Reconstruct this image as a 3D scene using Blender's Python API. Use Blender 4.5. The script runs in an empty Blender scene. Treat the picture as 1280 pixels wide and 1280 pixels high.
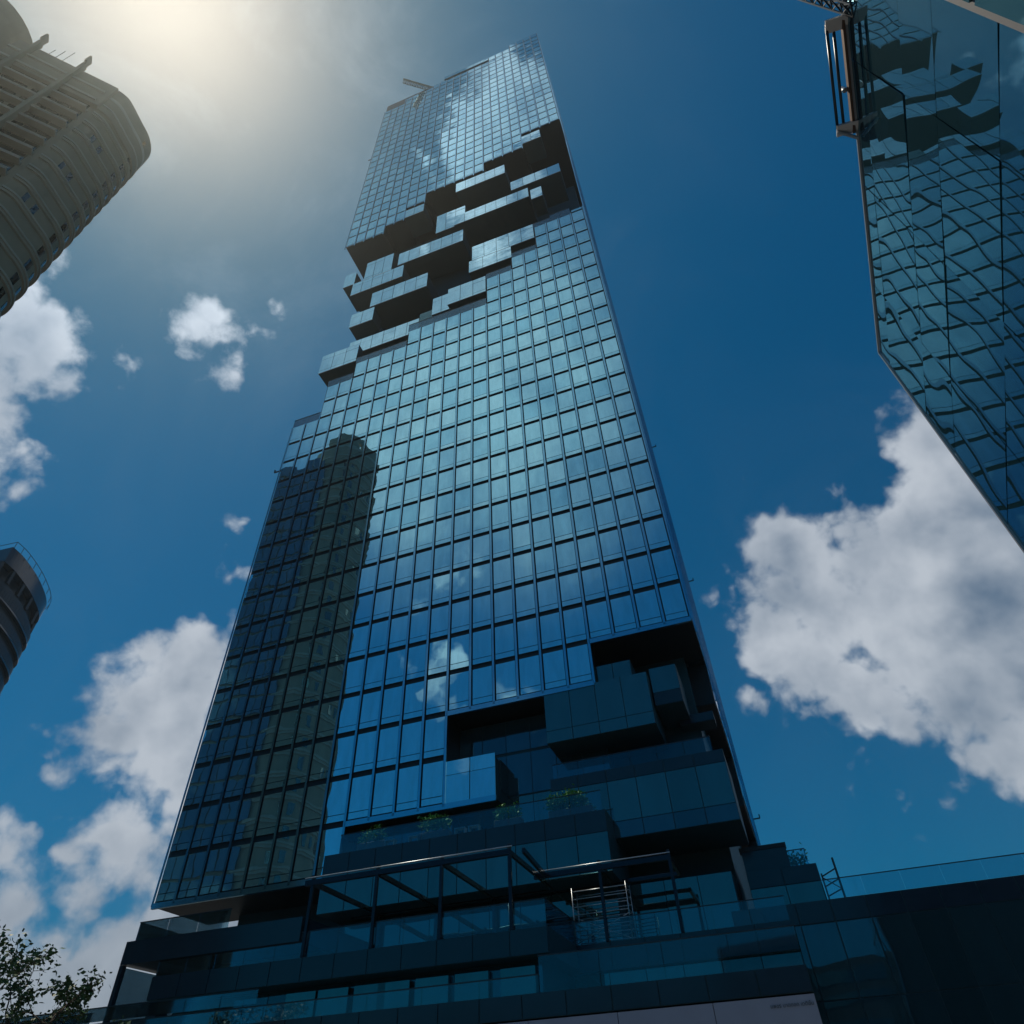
import bpy, math, random
from mathutils import Vector, Matrix, noise as mnoise
random.seed(7)
sc = bpy.context.scene
col = sc.collection
R = math.radians

# ------------------------------------------------------------------ camera
U = 1.8                       # one facade bay in metres
EYE = 1.7
cam_d = bpy.data.cameras.new("camera")
cam = bpy.data.objects.new("camera", cam_d)
col.objects.link(cam)
p, r = 0.7584, -0.0508
fw = Vector((0, math.cos(p), math.sin(p)))
up0 = Vector((0, -math.sin(p), math.cos(p)))
ri0 = Vector((1, 0, 0))
ri = math.cos(r)*ri0 + math.sin(r)*up0
up = -math.sin(r)*ri0 + math.cos(r)*up0
m = Matrix((ri, up, -fw)).transposed().to_4x4()
m.translation = Vector((0, 0, EYE))
cam.matrix_world = m
cam_d.sensor_width = 36
cam_d.lens = 36*840.9159/1280
cam_d.clip_end = 5000
cam_d.clip_start = 0.1
sc.camera = cam

# ------------------------------------------------------------------ light
SUN = Vector((-0.346, 0.120, 0.930)).normalized()
sun_d = bpy.data.lights.new("sun", 'SUN')
sun_d.energy = 3.0
sun_d.angle = R(0.5)
sun_d.color = (1.0, 0.88, 0.70)
sun = bpy.data.objects.new("sun", sun_d)
sun.rotation_euler = SUN.to_track_quat('Z', 'Y').to_euler()
col.objects.link(sun)

sc.view_settings.view_transform = 'Standard'
sc.view_settings.look = 'None'
sc.view_settings.gamma = 1.0
sc.view_settings.exposure = 0.0

# ------------------------------------------------------------------ sky
world = bpy.data.worlds.new("World")
sc.world = world
world.use_nodes = True
nt = world.node_tree
nt.nodes.clear()

class NG:
    """small helper to write shader maths"""
    def __init__(s, nt): s.nt = nt
    def n(s, t, **kw):
        nd = s.nt.nodes.new(t)
        for k, v in kw.items(): setattr(nd, k, v)
        return nd
    def put(s, sock, v):
        if isinstance(v, bpy.types.NodeSocket): s.nt.links.new(v, sock)
        else: sock.default_value = v
    def m(s, op, a, b=None, c=None, clamp=False):
        nd = s.n('ShaderNodeMath', operation=op, use_clamp=clamp)
        s.put(nd.inputs[0], a)
        if b is not None: s.put(nd.inputs[1], b)
        if c is not None: s.put(nd.inputs[2], c)
        return nd.outputs[0]
    def v(s, op, a, b=None, scale=None):
        nd = s.n('ShaderNodeVectorMath', operation=op)
        s.put(nd.inputs[0], a)
        if b is not None: s.put(nd.inputs[1], b)
        if scale is not None: s.put(nd.inputs[3], scale)
        return nd.outputs[1] if op in ('DOT_PRODUCT', 'LENGTH', 'DISTANCE') else nd.outputs[0]
    def smooth(s, x, a, b, lo=0.0, hi=1.0):
        nd = s.n('ShaderNodeMapRange', interpolation_type='SMOOTHSTEP')
        s.put(nd.inputs['Value'], x)
        nd.inputs['From Min'].default_value = a; nd.inputs['From Max'].default_value = b
        nd.inputs['To Min'].default_value = lo; nd.inputs['To Max'].default_value = hi
        return nd.outputs[0]
    def mix(s, f, a, b, mode='MIX'):
        nd = s.n('ShaderNodeMix', data_type='RGBA', blend_type=mode)
        s.put(nd.inputs['Factor'], f)
        s.put(nd.inputs[6], a); s.put(nd.inputs[7], b)
        return nd.outputs[2]
    def noise(s, vec, scale, detail=8, rough=0.55, dist=0.0):
        nd = s.n('ShaderNodeTexNoise')
        s.put(nd.inputs['Vector'], vec)
        nd.inputs['Scale'].default_value = scale
        nd.inputs['Detail'].default_value = detail
        nd.inputs['Roughness'].default_value = rough
        nd.inputs['Distortion'].default_value = dist
        return nd

g = NG(nt)
geo = g.n('ShaderNodeNewGeometry')
tc = g.n('ShaderNodeTexCoord')
D = g.v('NORMALIZE', tc.outputs['Generated'])
sky = g.n('ShaderNodeTexSky', sky_type='NISHITA')
sky.sun_disc = False
sky.sun_elevation = math.asin(SUN.z)
sky.sun_rotation = math.atan2(SUN.x, SUN.y)
sky.air_density = 1.0
sky.dust_density = 0.6
sky.ozone_density = 3.0
nt.links.new(tc.outputs['Generated'], sky.inputs['Vector'])
SKY_TINT = (0.0, 0.41, 0.565, 1)
base = g.mix(1.0, sky.outputs[0], SKY_TINT, 'MULTIPLY')
# deep blue away from the sun, paler round it
sd = g.v('DOT_PRODUCT', D, tuple(SUN))
a1 = g.m('POWER', g.m('MAXIMUM', sd, 0.0), 14.0)
a2 = g.m('POWER', g.m('MAXIMUM', sd, 0.0), 60.0)
a3 = g.m('POWER', g.m('MAXIMUM', sd, 0.0), 400.0)

# direction, radius (deg), weight : the clouds that stand in the sky
CL = [
 # big cumulus low on the right
 ((0.40,0.725,0.56), 4.6, 1.2), ((0.47,0.728,0.499), 7, 1.2), ((0.553,0.65,0.525), 7, 1.2),
 ((0.552,0.739,0.40), 8, 1.2), ((0.41,0.80,0.44), 4.6, 1.2), ((0.403,0.835,0.37), 2.4, 1.0), ((0.36,0.798,0.485), 3.4, 1.1),
 ((0.305,0.847,0.436), 0.9, .9), ((0.56,0.59,0.60), 4.0, 1.1), ((0.60,0.70,0.38), 7, 1.1), ((0.452,0.835,0.314), 1.0, .9),
 ((0.68,0.60,0.42), 12, 1.2),
 # left clouds
 ((-0.56,0.40,0.72), 3.2, 1.2), ((-0.60,0.44,0.67), 4.5, 1.2), ((-0.545,0.455,0.70), 2.0, 1.0), ((-0.60,0.49,0.63), 3.0, 1.0), ((-0.553,0.42,0.72), 3.2, 1.0),
 ((-0.372,0.478,0.797), 1.2, .7), ((-0.392,0.462,0.795), 0.8, .6),
 ((-0.431,0.748,0.505), 2.9, 1.1), ((-0.44,0.79,0.43), 4.0, 1.1), ((-0.514,0.753,0.41), 2.6, 1.0), ((-0.47,0.775,0.42), 2.8, 1.1), ((-0.368,0.721,0.587), 1.0, .8),
 ((-0.38,0.83,0.40), 5.0, 1.1),
 # low bank behind the podium
 ((-0.60,0.79,0.12), 6.0, 1.1), ((-0.53,0.83,0.12), 6.5, 1.1), ((-0.46,0.88,0.15), 6.5, 1.1), ((-0.40,0.90,0.18), 6, 1.1), ((-0.46,0.865,0.21), 3.0, 1.0),
 ((-0.56,0.80,0.20), 3.4, .9), ((-0.50,0.84,0.21), 3.0, .9), ((-0.455,0.855,0.25), 3.0, .9), ((-0.34,0.92,0.18), 6, 1.1),
 # behind the viewer: what the tall facade mirrors
 ((-0.545,-0.575,0.61), 1.7, .7), ((-0.57,-0.63,0.53), 1.8, .7), ((-0.53,-0.70,0.475), 1.8, .7),
 ((-0.13,-0.254,0.958), 3.5, .80), ((-0.16,-0.25,0.955), 3.2, .80), ((-0.22,-0.255,0.94), 4.0, .75), ((-0.10,-0.24,0.965), 3.5, .8),
 ((0.6,-0.5,0.5), 12, .85), ((0.2,-0.85,0.35), 12, .85),
]
warp = g.noise(D, 3.5, 3, 0.5)
Dw = g.v('ADD', D, g.v('SCALE', g.v('SUBTRACT', warp.outputs['Color'], (0.5, 0.5, 0.5)), scale=0.04))
def cloud_field(vec):
    f = None
    for d, rad, w in CL:
        dn = Vector(d).normalized()
        dd = g.v('DISTANCE', vec, tuple(dn))
        k = g.m('MULTIPLY_ADD', dd, -1/0.115, 0.5+R(rad+0.3)/0.115)     # one half at the radius
        k = g.m('MINIMUM', k, 0.75+0.4*w)
        f = k if f is None else g.m('SMOOTH_MAX', f, k, 0.15)
    return f
field = cloud_field(Dw)
n1 = g.noise(D, 6.5, 11, 0.56, 0.1)
n2 = g.noise(D, 26.0, 8, 0.60, 0.2)
wv = g.noise(D, 9.0, 4, 0.55)
pv_ = g.v('ADD', D, g.v('SCALE', g.v('SUBTRACT', wv.outputs['Color'], (0.5, 0.5, 0.5)), scale=0.12))
vor = g.n('ShaderNodeTexVoronoi', feature='F1')
g.put(vor.inputs['Vector'], pv_); vor.inputs['Scale'].default_value = 9.0; vor.inputs['Detail'].default_value = 2.0
vor.inputs['Roughness'].default_value = 0.5
puff = g.m('MULTIPLY_ADD', vor.outputs['Distance'], -0.9, 0.79)
dens = g.m('ADD', field, g.m('MULTIPLY_ADD', n1.outputs[0], 1.3, -0.62))
dens = g.m('ADD', dens, puff)
dens = g.m('ADD', dens, g.m('MULTIPLY_ADD', n2.outputs[0], 0.7, -0.35))
alpha = g.smooth(dens, 0.36, 0.80)
# light on the clouds: compare with the density a step nearer the sun
step = g.v('ADD', D, tuple(SUN*0.05))
la = g.noise(D, 7.0, 4, 0.5, 0.1); lb_ = g.noise(step, 7.0, 4, 0.5, 0.1)
rim = g.m('MULTIPLY', g.m('SUBTRACT', la.outputs[0], lb_.outputs[0]), 1.9)
rim = g.m('ADD', rim, g.m('MULTIPLY', puff, 0.22))
thick = g.smooth(dens, 0.7, 1.9)
lit = g.m('ADD', g.m('SUBTRACT', 0.80, g.m('MULTIPLY', thick, 0.55)), rim, clamp=True)
ccol = g.mix(lit, (0.14, 0.215, 0.32, 1), (0.62, 0.68, 0.76, 1))
# brighter near the sun
ccol = g.v('SCALE', ccol, scale=g.m('MULTIPLY_ADD', a1, 0.75, 0.85))
# thin high veil
nv = g.noise(g.v('MULTIPLY', D, (2.0, 2.0, 1.2)), 2.2, 6, 0.6, 0.6)
veil = g.m('MULTIPLY', g.smooth(nv.outputs[0], 0.42, 0.75), g.m('MULTIPLY_ADD', a1, 0.35, 0.02))
BG = 0.10
fac = BG     # everything is expressed in picture units then divided by the strength
inv = 1.0/BG
sky_lin = g.v('SCALE', base, scale=g.m('MULTIPLY_ADD', a1, -0.95, 1.0))                                    # times BG afterwards
veilc = g.v('SCALE', (0.30, 0.40, 0.50), scale=inv)
c = g.mix(veil, sky_lin, veilc)
# broad bright haze high in the sky behind the viewer (what the tall facade mirrors)
bsoft = None
for d_, rr_ in (((-0.40,-0.47,0.79), 17), ((-0.29,-0.46,0.84), 12), ((-0.50,-0.45,0.74), 10)):
    k_ = g.smooth(g.v('DISTANCE', Dw, tuple(Vector(d_).normalized())), R(rr_*1.25), R(rr_*0.15))
    bsoft = k_ if bsoft is None else g.m('MAXIMUM', bsoft, k_)
bsoft = g.m('MULTIPLY', bsoft, g.m('MULTIPLY_ADD', n1.outputs[0], 2.2, -0.28), clamp=True)
c = g.mix(bsoft, c, g.v('SCALE', (0.46, 0.54, 0.60), scale=inv))
cc = g.v('SCALE', ccol, scale=inv)
c = g.mix(alpha, c, cc)
def glow(c, a, rgb):
    return g.v('ADD', c, g.v('SCALE', tuple(x*inv for x in rgb), scale=a))
c = glow(c, a1, (0.075, 0.13, 0.165))
c = glow(c, a2, (0.34, 0.22, 0.16))
c = glow(c, a3, (0.05, 0.04, 0.03))
bg = g.n('ShaderNodeBackground')
bg.inputs['Strength'].default_value = BG
g.put(bg.inputs['Color'], c)
wo = g.n('ShaderNodeOutputWorld')
nt.links.new(bg.outputs[0], wo.inputs[0])

# ------------------------------------------------------------------ materials
def mat(name, base=(0.1, 0.1, 0.1), rough=0.5, metal=0.0, spec=0.5, var=0.0, vscale=2.0, bump=0.0, bscale=4.0, bdist=0.05, ior=None):
    mt = bpy.data.materials.new(name)
    mt.use_nodes = True
    t = mt.node_tree
    b = t.nodes['Principled BSDF']
    b.inputs['Base Color'].default_value = (*base, 1)
    b.inputs['Roughness'].default_value = rough
    b.inputs['Metallic'].default_value = metal
    b.inputs['Specular IOR Level'].default_value = spec
    if ior: b.inputs['IOR'].default_value = ior
    G = NG(t)
    if var or bump:
        co = G.n('ShaderNodeTexCoord').outputs['Object']
    if var:
        nz = G.noise(co, vscale, 6, 0.6)
        info = G.n('ShaderNodeObjectInfo')
        f = G.m('MULTIPLY_ADD', nz.outputs[0], var*2, 1-var)
        f = G.m('MULTIPLY', f, G.m('MULTIPLY_ADD', info.outputs['Random'], var*0.6, 1-var*0.3))
        cc = G.v('SCALE', tuple(base), scale=f)
        G.put(b.inputs['Base Color'], cc)
        G.put(b.inputs['Roughness'], G.m('MULTIPLY_ADD', nz.outputs[0], 0.12, max(0.0, rough-0.06)))
    if bump:
        bz = G.noise(co, bscale, 2, 0.5)
        bp = G.n('ShaderNodeBump')
        bp.inputs['Strength'].default_value = bump
        bp.inputs['Distance'].default_value = bdist
        G.put(bp.inputs['Height'], bz.outputs[0])
        G.put(b.inputs['Normal'], bp.outputs[0])
    return mt

def glass_mirror(name, tint, tint2, bump=0.35, bscale=0.5, bdist=0.02, rough=0.0, aniso=(1, 1, 1)):
    """coated curtain wall glass: mirrors the sky, tinted"""
    mt = bpy.data.materials.new(name)
    mt.use_nodes = True
    t = mt.node_tree
    b = t.nodes['Principled BSDF']
    G = NG(t)
    co = G.n('ShaderNodeTexCoord').outputs['Object']
    isl = G.n('ShaderNodeNewGeometry').outputs['Random Per Island']
    colr = G.mix(isl, (*tint, 1), (*tint2, 1))
    dirt = G.noise(G.v('MULTIPLY', co, (1.2, 1.2, 0.25)), 1.3, 8, 0.65)
    colr = G.v('SCALE', colr, scale=G.m('MULTIPLY_ADD', dirt.outputs[0], 0.5, 0.75))
    G.put(b.inputs['Base Color'], colr)
    b.inputs['Metallic'].default_value = 1.0
    G.put(b.inputs['Roughness'], G.m('MULTIPLY_ADD', dirt.outputs[0], 0.02, rough))
    bz = G.noise(G.v('MULTIPLY', co, aniso), bscale, 1.5, 0.5)
    bp = G.n('ShaderNodeBump')
    bp.inputs['Strength'].default_value = 1.0
    bp.inputs['Distance'].default_value = bdist
    G.put(bp.inputs['Height'], bz.outputs[0])
    G.put(b.inputs['Normal'], bp.outputs[0])
    return mt

def clear_glass(name, tint=(0.72, 0.88, 0.92), gl=0.10):
    mt = bpy.data.materials.new(name)
    mt.use_nodes = True
    t = mt.node_tree
    t.nodes.clear()
    G = NG(t)
    tr = G.n('ShaderNodeBsdfTransparent'); tr.inputs[0].default_value = (*tint, 1)
    gs = G.n('ShaderNodeBsdfGlossy'); gs.inputs[0].default_value = (0.6, 0.8, 0.9, 1); gs.inputs['Roughness'].default_value = 0.03
    fr = G.n('ShaderNodeFresnel'); fr.inputs[0].default_value = 1.5
    mx = G.n('ShaderNodeMixShader')
    G.put(mx.inputs[0], G.m('MULTIPLY_ADD', fr.outputs[0], 0.9, gl*0.3, clamp=True))
    t.links.new(tr.outputs[0], mx.inputs[1]); t.links.new(gs.outputs[0], mx.inputs[2])
    o = G.n('ShaderNodeOutputMaterial'); t.links.new(mx.outputs[0], o.inputs[0])
    return mt

M = {}
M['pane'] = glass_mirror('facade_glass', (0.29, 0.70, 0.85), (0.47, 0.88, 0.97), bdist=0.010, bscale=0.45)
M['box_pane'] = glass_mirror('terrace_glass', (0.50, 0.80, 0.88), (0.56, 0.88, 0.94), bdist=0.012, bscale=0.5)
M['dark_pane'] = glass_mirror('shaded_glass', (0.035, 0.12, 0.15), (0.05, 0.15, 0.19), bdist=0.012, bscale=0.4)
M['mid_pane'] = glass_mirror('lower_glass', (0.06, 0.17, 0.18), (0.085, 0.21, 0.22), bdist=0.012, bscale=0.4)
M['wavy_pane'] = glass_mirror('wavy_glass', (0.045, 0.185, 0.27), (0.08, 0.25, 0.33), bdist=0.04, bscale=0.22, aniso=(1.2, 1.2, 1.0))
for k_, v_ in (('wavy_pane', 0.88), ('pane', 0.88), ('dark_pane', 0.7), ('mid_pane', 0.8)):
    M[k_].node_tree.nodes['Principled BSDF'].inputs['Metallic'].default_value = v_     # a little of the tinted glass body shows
M['office_wall'] = mat('office_wall', (0.09, 0.10, 0.12), 0.6, var=0.2)
M['fin'] = mat('fin_metal', (0.24, 0.52, 0.66), 0.14, 1.0, var=0.12, vscale=0.6)
M['frame'] = mat('dark_frame', (0.008, 0.022, 0.032), 0.45, 0.3, var=0.2)
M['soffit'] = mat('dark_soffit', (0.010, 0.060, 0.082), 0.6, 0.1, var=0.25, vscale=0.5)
M['spandrel'] = mat('dark_spandrel', (0.012, 0.03, 0.05), 0.18, 0.0, spec=0.6, var=0.3, vscale=0.8)
M['light_panel'] = mat('pale_panel', (0.26, 0.30, 0.40), 0.5, 0.0, var=0.12, vscale=1.0)
M['concrete'] = mat('concrete_beige', (0.36, 0.28, 0.18), 0.8, var=0.18, vscale=0.5)
M['concrete2'] = mat('concrete_band', (0.46, 0.39, 0.29), 0.75, var=0.12, vscale=0.5)
M['lb_window'] = glass_mirror('apartment_glass', (0.12, 0.13, 0.11), (0.20, 0.21, 0.17), bdist=0.01)
M['steel'] = mat('pergola_steel', (0.03, 0.035, 0.045), 0.22, 0.85, var=0.2, vscale=3)
M['alu'] = mat('scaffold_aluminium', (0.40, 0.44, 0.48), 0.35, 0.9, var=0.2, vscale=5)
M['rail'] = mat('handrail_metal', (0.05, 0.06, 0.07), 0.35, 0.7)
M['glass'] = clear_glass('balustrade_glass')
M['planter'] = mat('planter_stone', (0.13, 0.16, 0.18), 0.7, var=0.3, vscale=6)
M['leaf'] = mat('shrub_leaf', (0.10, 0.28, 0.08), 0.5, var=0.5, vscale=3)
M['tree_leaf'] = mat('tree_leaf', (0.035, 0.085, 0.03), 0.45, var=0.55, vscale=2.5)
M['bark'] = mat('bark', (0.05, 0.038, 0.028), 0.9, var=0.4, vscale=8, bump=0.5, bscale=20, bdist=0.02)
M['asphalt'] = mat('asphalt', (0.05, 0.05, 0.052), 0.9, var=0.2, vscale=1.5)
M['pavement'] = mat('pavement', (0.22, 0.21, 0.20), 0.85, var=0.2, vscale=1.5)
M['crane'] = mat('crane_paint', (0.30, 0.32, 0.30), 0.5, var=0.1)
M['ink'] = mat('sign_ink', (0.02, 0.05, 0.06), 0.6)
M['white_frame'] = mat('grey_alu_panel', (0.40, 0.40, 0.42), 0.35, 0.4, var=0.15, vscale=3)
M['rust'] = mat('gondola_track', (0.12, 0.07, 0.05), 0.6, 0.3, var=0.4, vscale=4)
M['tile'] = mat('cream_cladding', (0.30, 0.28, 0.26), 0.7, var=0.15)

# ------------------------------------------------------------------ object helpers
def tag(o, label=None, cat=None, group=None, kind=None):
    if label: o['label'] = label
    if cat: o['category'] = cat
    if group: o['group'] = group
    if kind: o['kind'] = kind
    return o
def empty(name, loc=(0, 0, 0), rz=0.0):
    o = bpy.data.objects.new(name, None)
    o.location = loc; o.rotation_euler = (0, 0, rz)
    o.empty_display_size = 0.5
    col.objects.link(o)
    return o
class MB:
    def __init__(s): s.v = []; s.f = []
    def quad(s, a, b, c, d):
        i = len(s.v); s.v += [tuple(a), tuple(b), tuple(c), tuple(d)]; s.f.append((i, i+1, i+2, i+3)); return s
    def poly(s, pts):
        i = len(s.v); s.v += [tuple(q) for q in pts]; s.f.append(tuple(range(i, i+len(pts)))); return s
    def box(s, x0, x1, y0, y1, z0, z1, tilt=None):
        i = len(s.v)
        pts = [(x0,y0,z0),(x1,y0,z0),(x1,y1,z0),(x0,y1,z0),(x0,y0,z1),(x1,y0,z1),(x1,y1,z1),(x0,y1,z1)]
        if tilt:
            tx, tz = tilt
            cx, cz = (x0+x1)/2, (z0+z1)/2
            pts = [(x, y+(x-cx)*tx+(z-cz)*tz, z) for x, y, z in pts]
        s.v += pts
        s.f += [(i,i+3,i+2,i+1),(i+4,i+5,i+6,i+7),(i,i+1,i+5,i+4),(i+1,i+2,i+6,i+5),(i+2,i+3,i+7,i+6),(i+3,i,i+4,i+7)]
        return s
    def bar(s, a, b, w, h=None, upv=(0, 0, 1)):
        """square bar between two points"""
        a = Vector(a); b = Vector(b); h = h or w
        d = (b-a).normalized(); u_ = Vector(upv)
        if abs(d.dot(u_)) > 0.95: u_ = Vector((1, 0, 0))
        x = d.cross(u_).normalized(); y = x.cross(d)
        i = len(s.v)
        for q in (a, b):
            for sx, sy in ((-1,-1),(1,-1),(1,1),(-1,1)):
                s.v.append(tuple(q + x*sx*w/2 + y*sy*h/2))
        s.f += [(i,i+1,i+2,i+3),(i+7,i+6,i+5,i+4)]
        for k in range(4):
            j = (k+1) % 4
            s.f.append((i+k, i+4+k, i+4+j, i+j))
        return s
    def tube(s, a, b, r0, r1=None, n=8):
        a = Vector(a); b = Vector(b); r1 = r0 if r1 is None else r1
        d = (b-a).normalized(); u_ = Vector((0, 0, 1)) if abs(d.z) < 0.9 else Vector((1, 0, 0))
        x = d.cross(u_).normalized(); y = x.cross(d)
        i = len(s.v)
        for q, rr in ((a, r0), (b, r1)):
            for k in range(n):
                t = 2*math.pi*k/n
                s.v.append(tuple(q + x*math.cos(t)*rr + y*math.sin(t)*rr))
        s.f.append(tuple(range(i, i+n))[::-1]); s.f.append(tuple(range(i+n, i+2*n)))
        for k in range(n):
            j = (k+1) % n
            s.f.append((i+k, i+j, i+n+j, i+n+k))
        return s
    def prism(s, pts, z0, z1):
        """upright prism over a plan polygon"""
        n = len(pts); i = len(s.v)
        s.v += [(x, y, z0) for x, y in pts] + [(x, y, z1) for x, y in pts]
        s.f.append(tuple(range(i, i+n))[::-1]); s.f.append(tuple(range(i+n, i+2*n)))
        for k in range(n):
            j = (k+1) % n
            s.f.append((i+k, i+j, i+n+j, i+n+k))
        return s
    def build(s, name, material, parent=None, kind=None, smooth=False, bevel=0.0):
        me = bpy.data.meshes.new(name)
        me.from_pydata(s.v, [], s.f)
        me.materials.append(material)
        me.update()
        if smooth:
            for pz in me.polygons: pz.use_smooth = True
        o = bpy.data.objects.new(name, me)
        col.objects.link(o)
        if parent: o.parent = parent
        if kind: o['kind'] = kind
        if bevel:
            bv = o.modifiers.new('bevel', 'BEVEL'); bv.width = bevel; bv.segments = 2; bv.limit_method = 'ANGLE'
        return o

# ------------------------------------------------------------------ ground
gm = MB().quad((-1500, -1500, 0), (1500, -1500, 0), (1500, 1500, 0), (-1500, 1500, 0))
tag(gm.build('ground', M['asphalt']), kind='structure')
pv = MB().box(-40, 30, 4, 26, 0.004, 0.14)
tag(pv.build('pavement', M['pavement']), kind='structure')

# ------------------------------------------------------------------ main tower
F = 1.7736*U                      # storey height in metres
V0 = 14.2646*U + EYE              # height of facade level 0
O = Vector((6.5365*U, 21.391*U, V0))
RZ = -0.3175
tower = empty('glass_skyscraper', O, RZ)
tag(tower, 'tall blue glass skyscraper with ragged gaps of dark jutting boxes bitten out of its facade', 'skyscraper')
# (column from, column to, bottom level, top level): columns counted leftwards from the right corner
LOWER = [(0,1,0,21.3),(1,4,0,21),(4,6,-1,19),(6,8,-1,18),(8,10,-1,16),(10,11,-3,16),(11,14,-3,16),(14,15,-4,15),(15,18,-4,15),(18,20,-4,14),(20,22,-4,12)]
UPPER = [(0,4,33,53),(4,7,31,52),(7,8,31,50.9),(8,13.4,30,50.9),(13.4,14,30,51),(14,15,29,51),(15,16,29,50.6),(16,18,27.7,50.6),(18,19.3,27,50.6),(19.3,22,27,49.6)]
DEPTH = 22*U
def body(name, secs, depth):
    b = MB()
    for k, (c0, c1, vb, vt) in enumerate(secs):
        e = 0.0
        b.box(-c1*U, -c0*U, 0.16, depth, vb*F, vt*F)
    return b.build(name, M['frame'], tower)
body('lower_body', LOWER, 3.2*U)
body('upper_body', UPPER, DEPTH)
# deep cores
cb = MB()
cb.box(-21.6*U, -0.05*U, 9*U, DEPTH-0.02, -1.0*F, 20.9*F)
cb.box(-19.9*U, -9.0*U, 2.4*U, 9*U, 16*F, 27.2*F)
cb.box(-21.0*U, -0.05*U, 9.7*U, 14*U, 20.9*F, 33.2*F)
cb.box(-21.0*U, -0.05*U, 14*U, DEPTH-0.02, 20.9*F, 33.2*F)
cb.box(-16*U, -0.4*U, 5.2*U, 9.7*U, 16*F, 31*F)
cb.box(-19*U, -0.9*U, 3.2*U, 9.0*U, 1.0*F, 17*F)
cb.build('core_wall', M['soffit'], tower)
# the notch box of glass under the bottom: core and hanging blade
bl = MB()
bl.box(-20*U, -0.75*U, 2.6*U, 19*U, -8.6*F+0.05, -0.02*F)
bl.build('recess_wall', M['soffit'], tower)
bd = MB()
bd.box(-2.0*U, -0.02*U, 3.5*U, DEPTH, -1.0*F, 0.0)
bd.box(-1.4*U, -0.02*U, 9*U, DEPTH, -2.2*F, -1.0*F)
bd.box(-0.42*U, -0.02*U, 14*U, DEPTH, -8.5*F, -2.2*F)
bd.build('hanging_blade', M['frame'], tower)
# right-hand facade, seen edge on: ribs and panes
sp = MB(); sf = MB()
def side_depth(v):
    if v >= 0: return 0
    if v >= -1: return 3.5
    if v >= -2.2: return 9
    return 14
for vi in range(-8, 53):
    d0 = side_depth(vi)
    if 21 <= vi < 33: d0 = 9.7
    d1 = 22
    k = d0
    while k < d1-0.2:
        if vi in (16, 17) and k >= 14: break
        a = k*U+0.10; b = min(k+1, d1)*U-0.10
        t = random.uniform(-0.012, 0.012)
        sp.v += [(0.02, a, vi*F+0.15), (0.02+t, b, vi*F+0.15), (0.05+t, b, (vi+1)*F-0.15), (0.05, a, (vi+1)*F-0.15)]
        i = len(sp.v)-4; sp.f.append((i, i+1, i+2, i+3))
        k += 1
    sf.box(0.0, 0.05, d0*U+0.05, d1*U, vi*F-0.09, vi*F+0.09)
sp.build('side_glazing', M['pane'], tower)
sf.build('side_floor_bands', M['fin'], tower)
ff = MB()
for d in range(1, 23):
    ff.box(0.01, 0.16, d*U-0.06, d*U+0.06, (-8 if d >= 14 else 0)*F, 53*F if d < 14 else 52.9*F)
ff.build('side_fins', M['fin'], tower)

# front facade: one mesh per pane for the hundred biggest, the rest as one part
def pane_into(b, c, v, h=1.0, yo=0.0):
    x0, x1 = -(c+1)*U, -c*U
    z0 = v*F; z1 = (v+h)*F
    tl = (random.gauss(0, 0.0026), random.gauss(0, 0.0024))
    L = x0+0.12*U*0.8; Rr = x1-0.10*U*0.8
    b.box(L, Rr, 0.03+yo, 0.10+yo, z0+0.24*F, z1-0.035*F, tl)         # vision pane
    b.box(L, Rr, 0.03+yo, 0.10+yo, z0+0.095*F, z0+0.225*F, tl)        # strip under it
def seccells(secs):
    out = []
    for c0, c1, vb, vt in secs:
        lo, hi = math.ceil(c0-0.5), math.ceil(c1-0.5)
        for c in range(lo, hi):
            v = vb
            while v < vt-0.25:
                h = min(1.0, vt-v)
                out.append((c, v, h))
                v += 1.0
    return out
cells = [(0,)+q for q in seccells(LOWER)]
uc = seccells(UPPER)
LX = {'LB': None}
near = sorted(cells, key=lambda q: (q[2], abs(q[1]-9)))
big = set(near[:96])
rest = MB()
for q in near:
    _, c, v, h = q
    if q in big:
        b = MB(); pane_into(b, c, v, h)
        b.build('glass_pane', M['pane'], tower)
    else:
        pane_into(rest, c, v, h)
for c, v, h in uc:
    if h > 0.2: pane_into(rest, c, v, h)
rest.build('upper_panes', M['pane'], tower, kind='stuff')
# upright fins, one part per line and block
def colspan(secs, c):
    """levels where a fin stands on line c"""
    lo, hi = 1e9, -1e9
    L = [s_ for s_ in secs if s_[0] < c+0.01 and s_[1] > c-0.01]
    return (min(s_[2] for s_ in L), max(min(s_[3] for s_ in L), 0)) if L else None
for c in range(0, 23):
    sL = [s_ for s_ in LOWER if s_[0] <= c <= s_[1]]
    vb = min(s_[2] for s_ in sL); vt = min(s_[3] for s_ in sL)
    w = 0.085 if 0 < c < 22 else 0.055
    x = -c*U
    b = MB()
    b.box(x-w, x+w, -0.06, 0.02, vb*F-0.02, vt*F-0.12)
    b.build('facade_fin', M['fin'], tower)
    sU = [s_ for s_ in UPPER if s_[0] <= c <= s_[1]]
    vb = min(s_[2] for s_ in sU); vt = min(s_[3] for s_ in sU)
    b = MB()
    b.box(x-w, x+w, -0.08, 0.02, vb*F-0.3*F, vt*F-0.25)
    b.build('facade_fin', M['fin'], tower)
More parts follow.
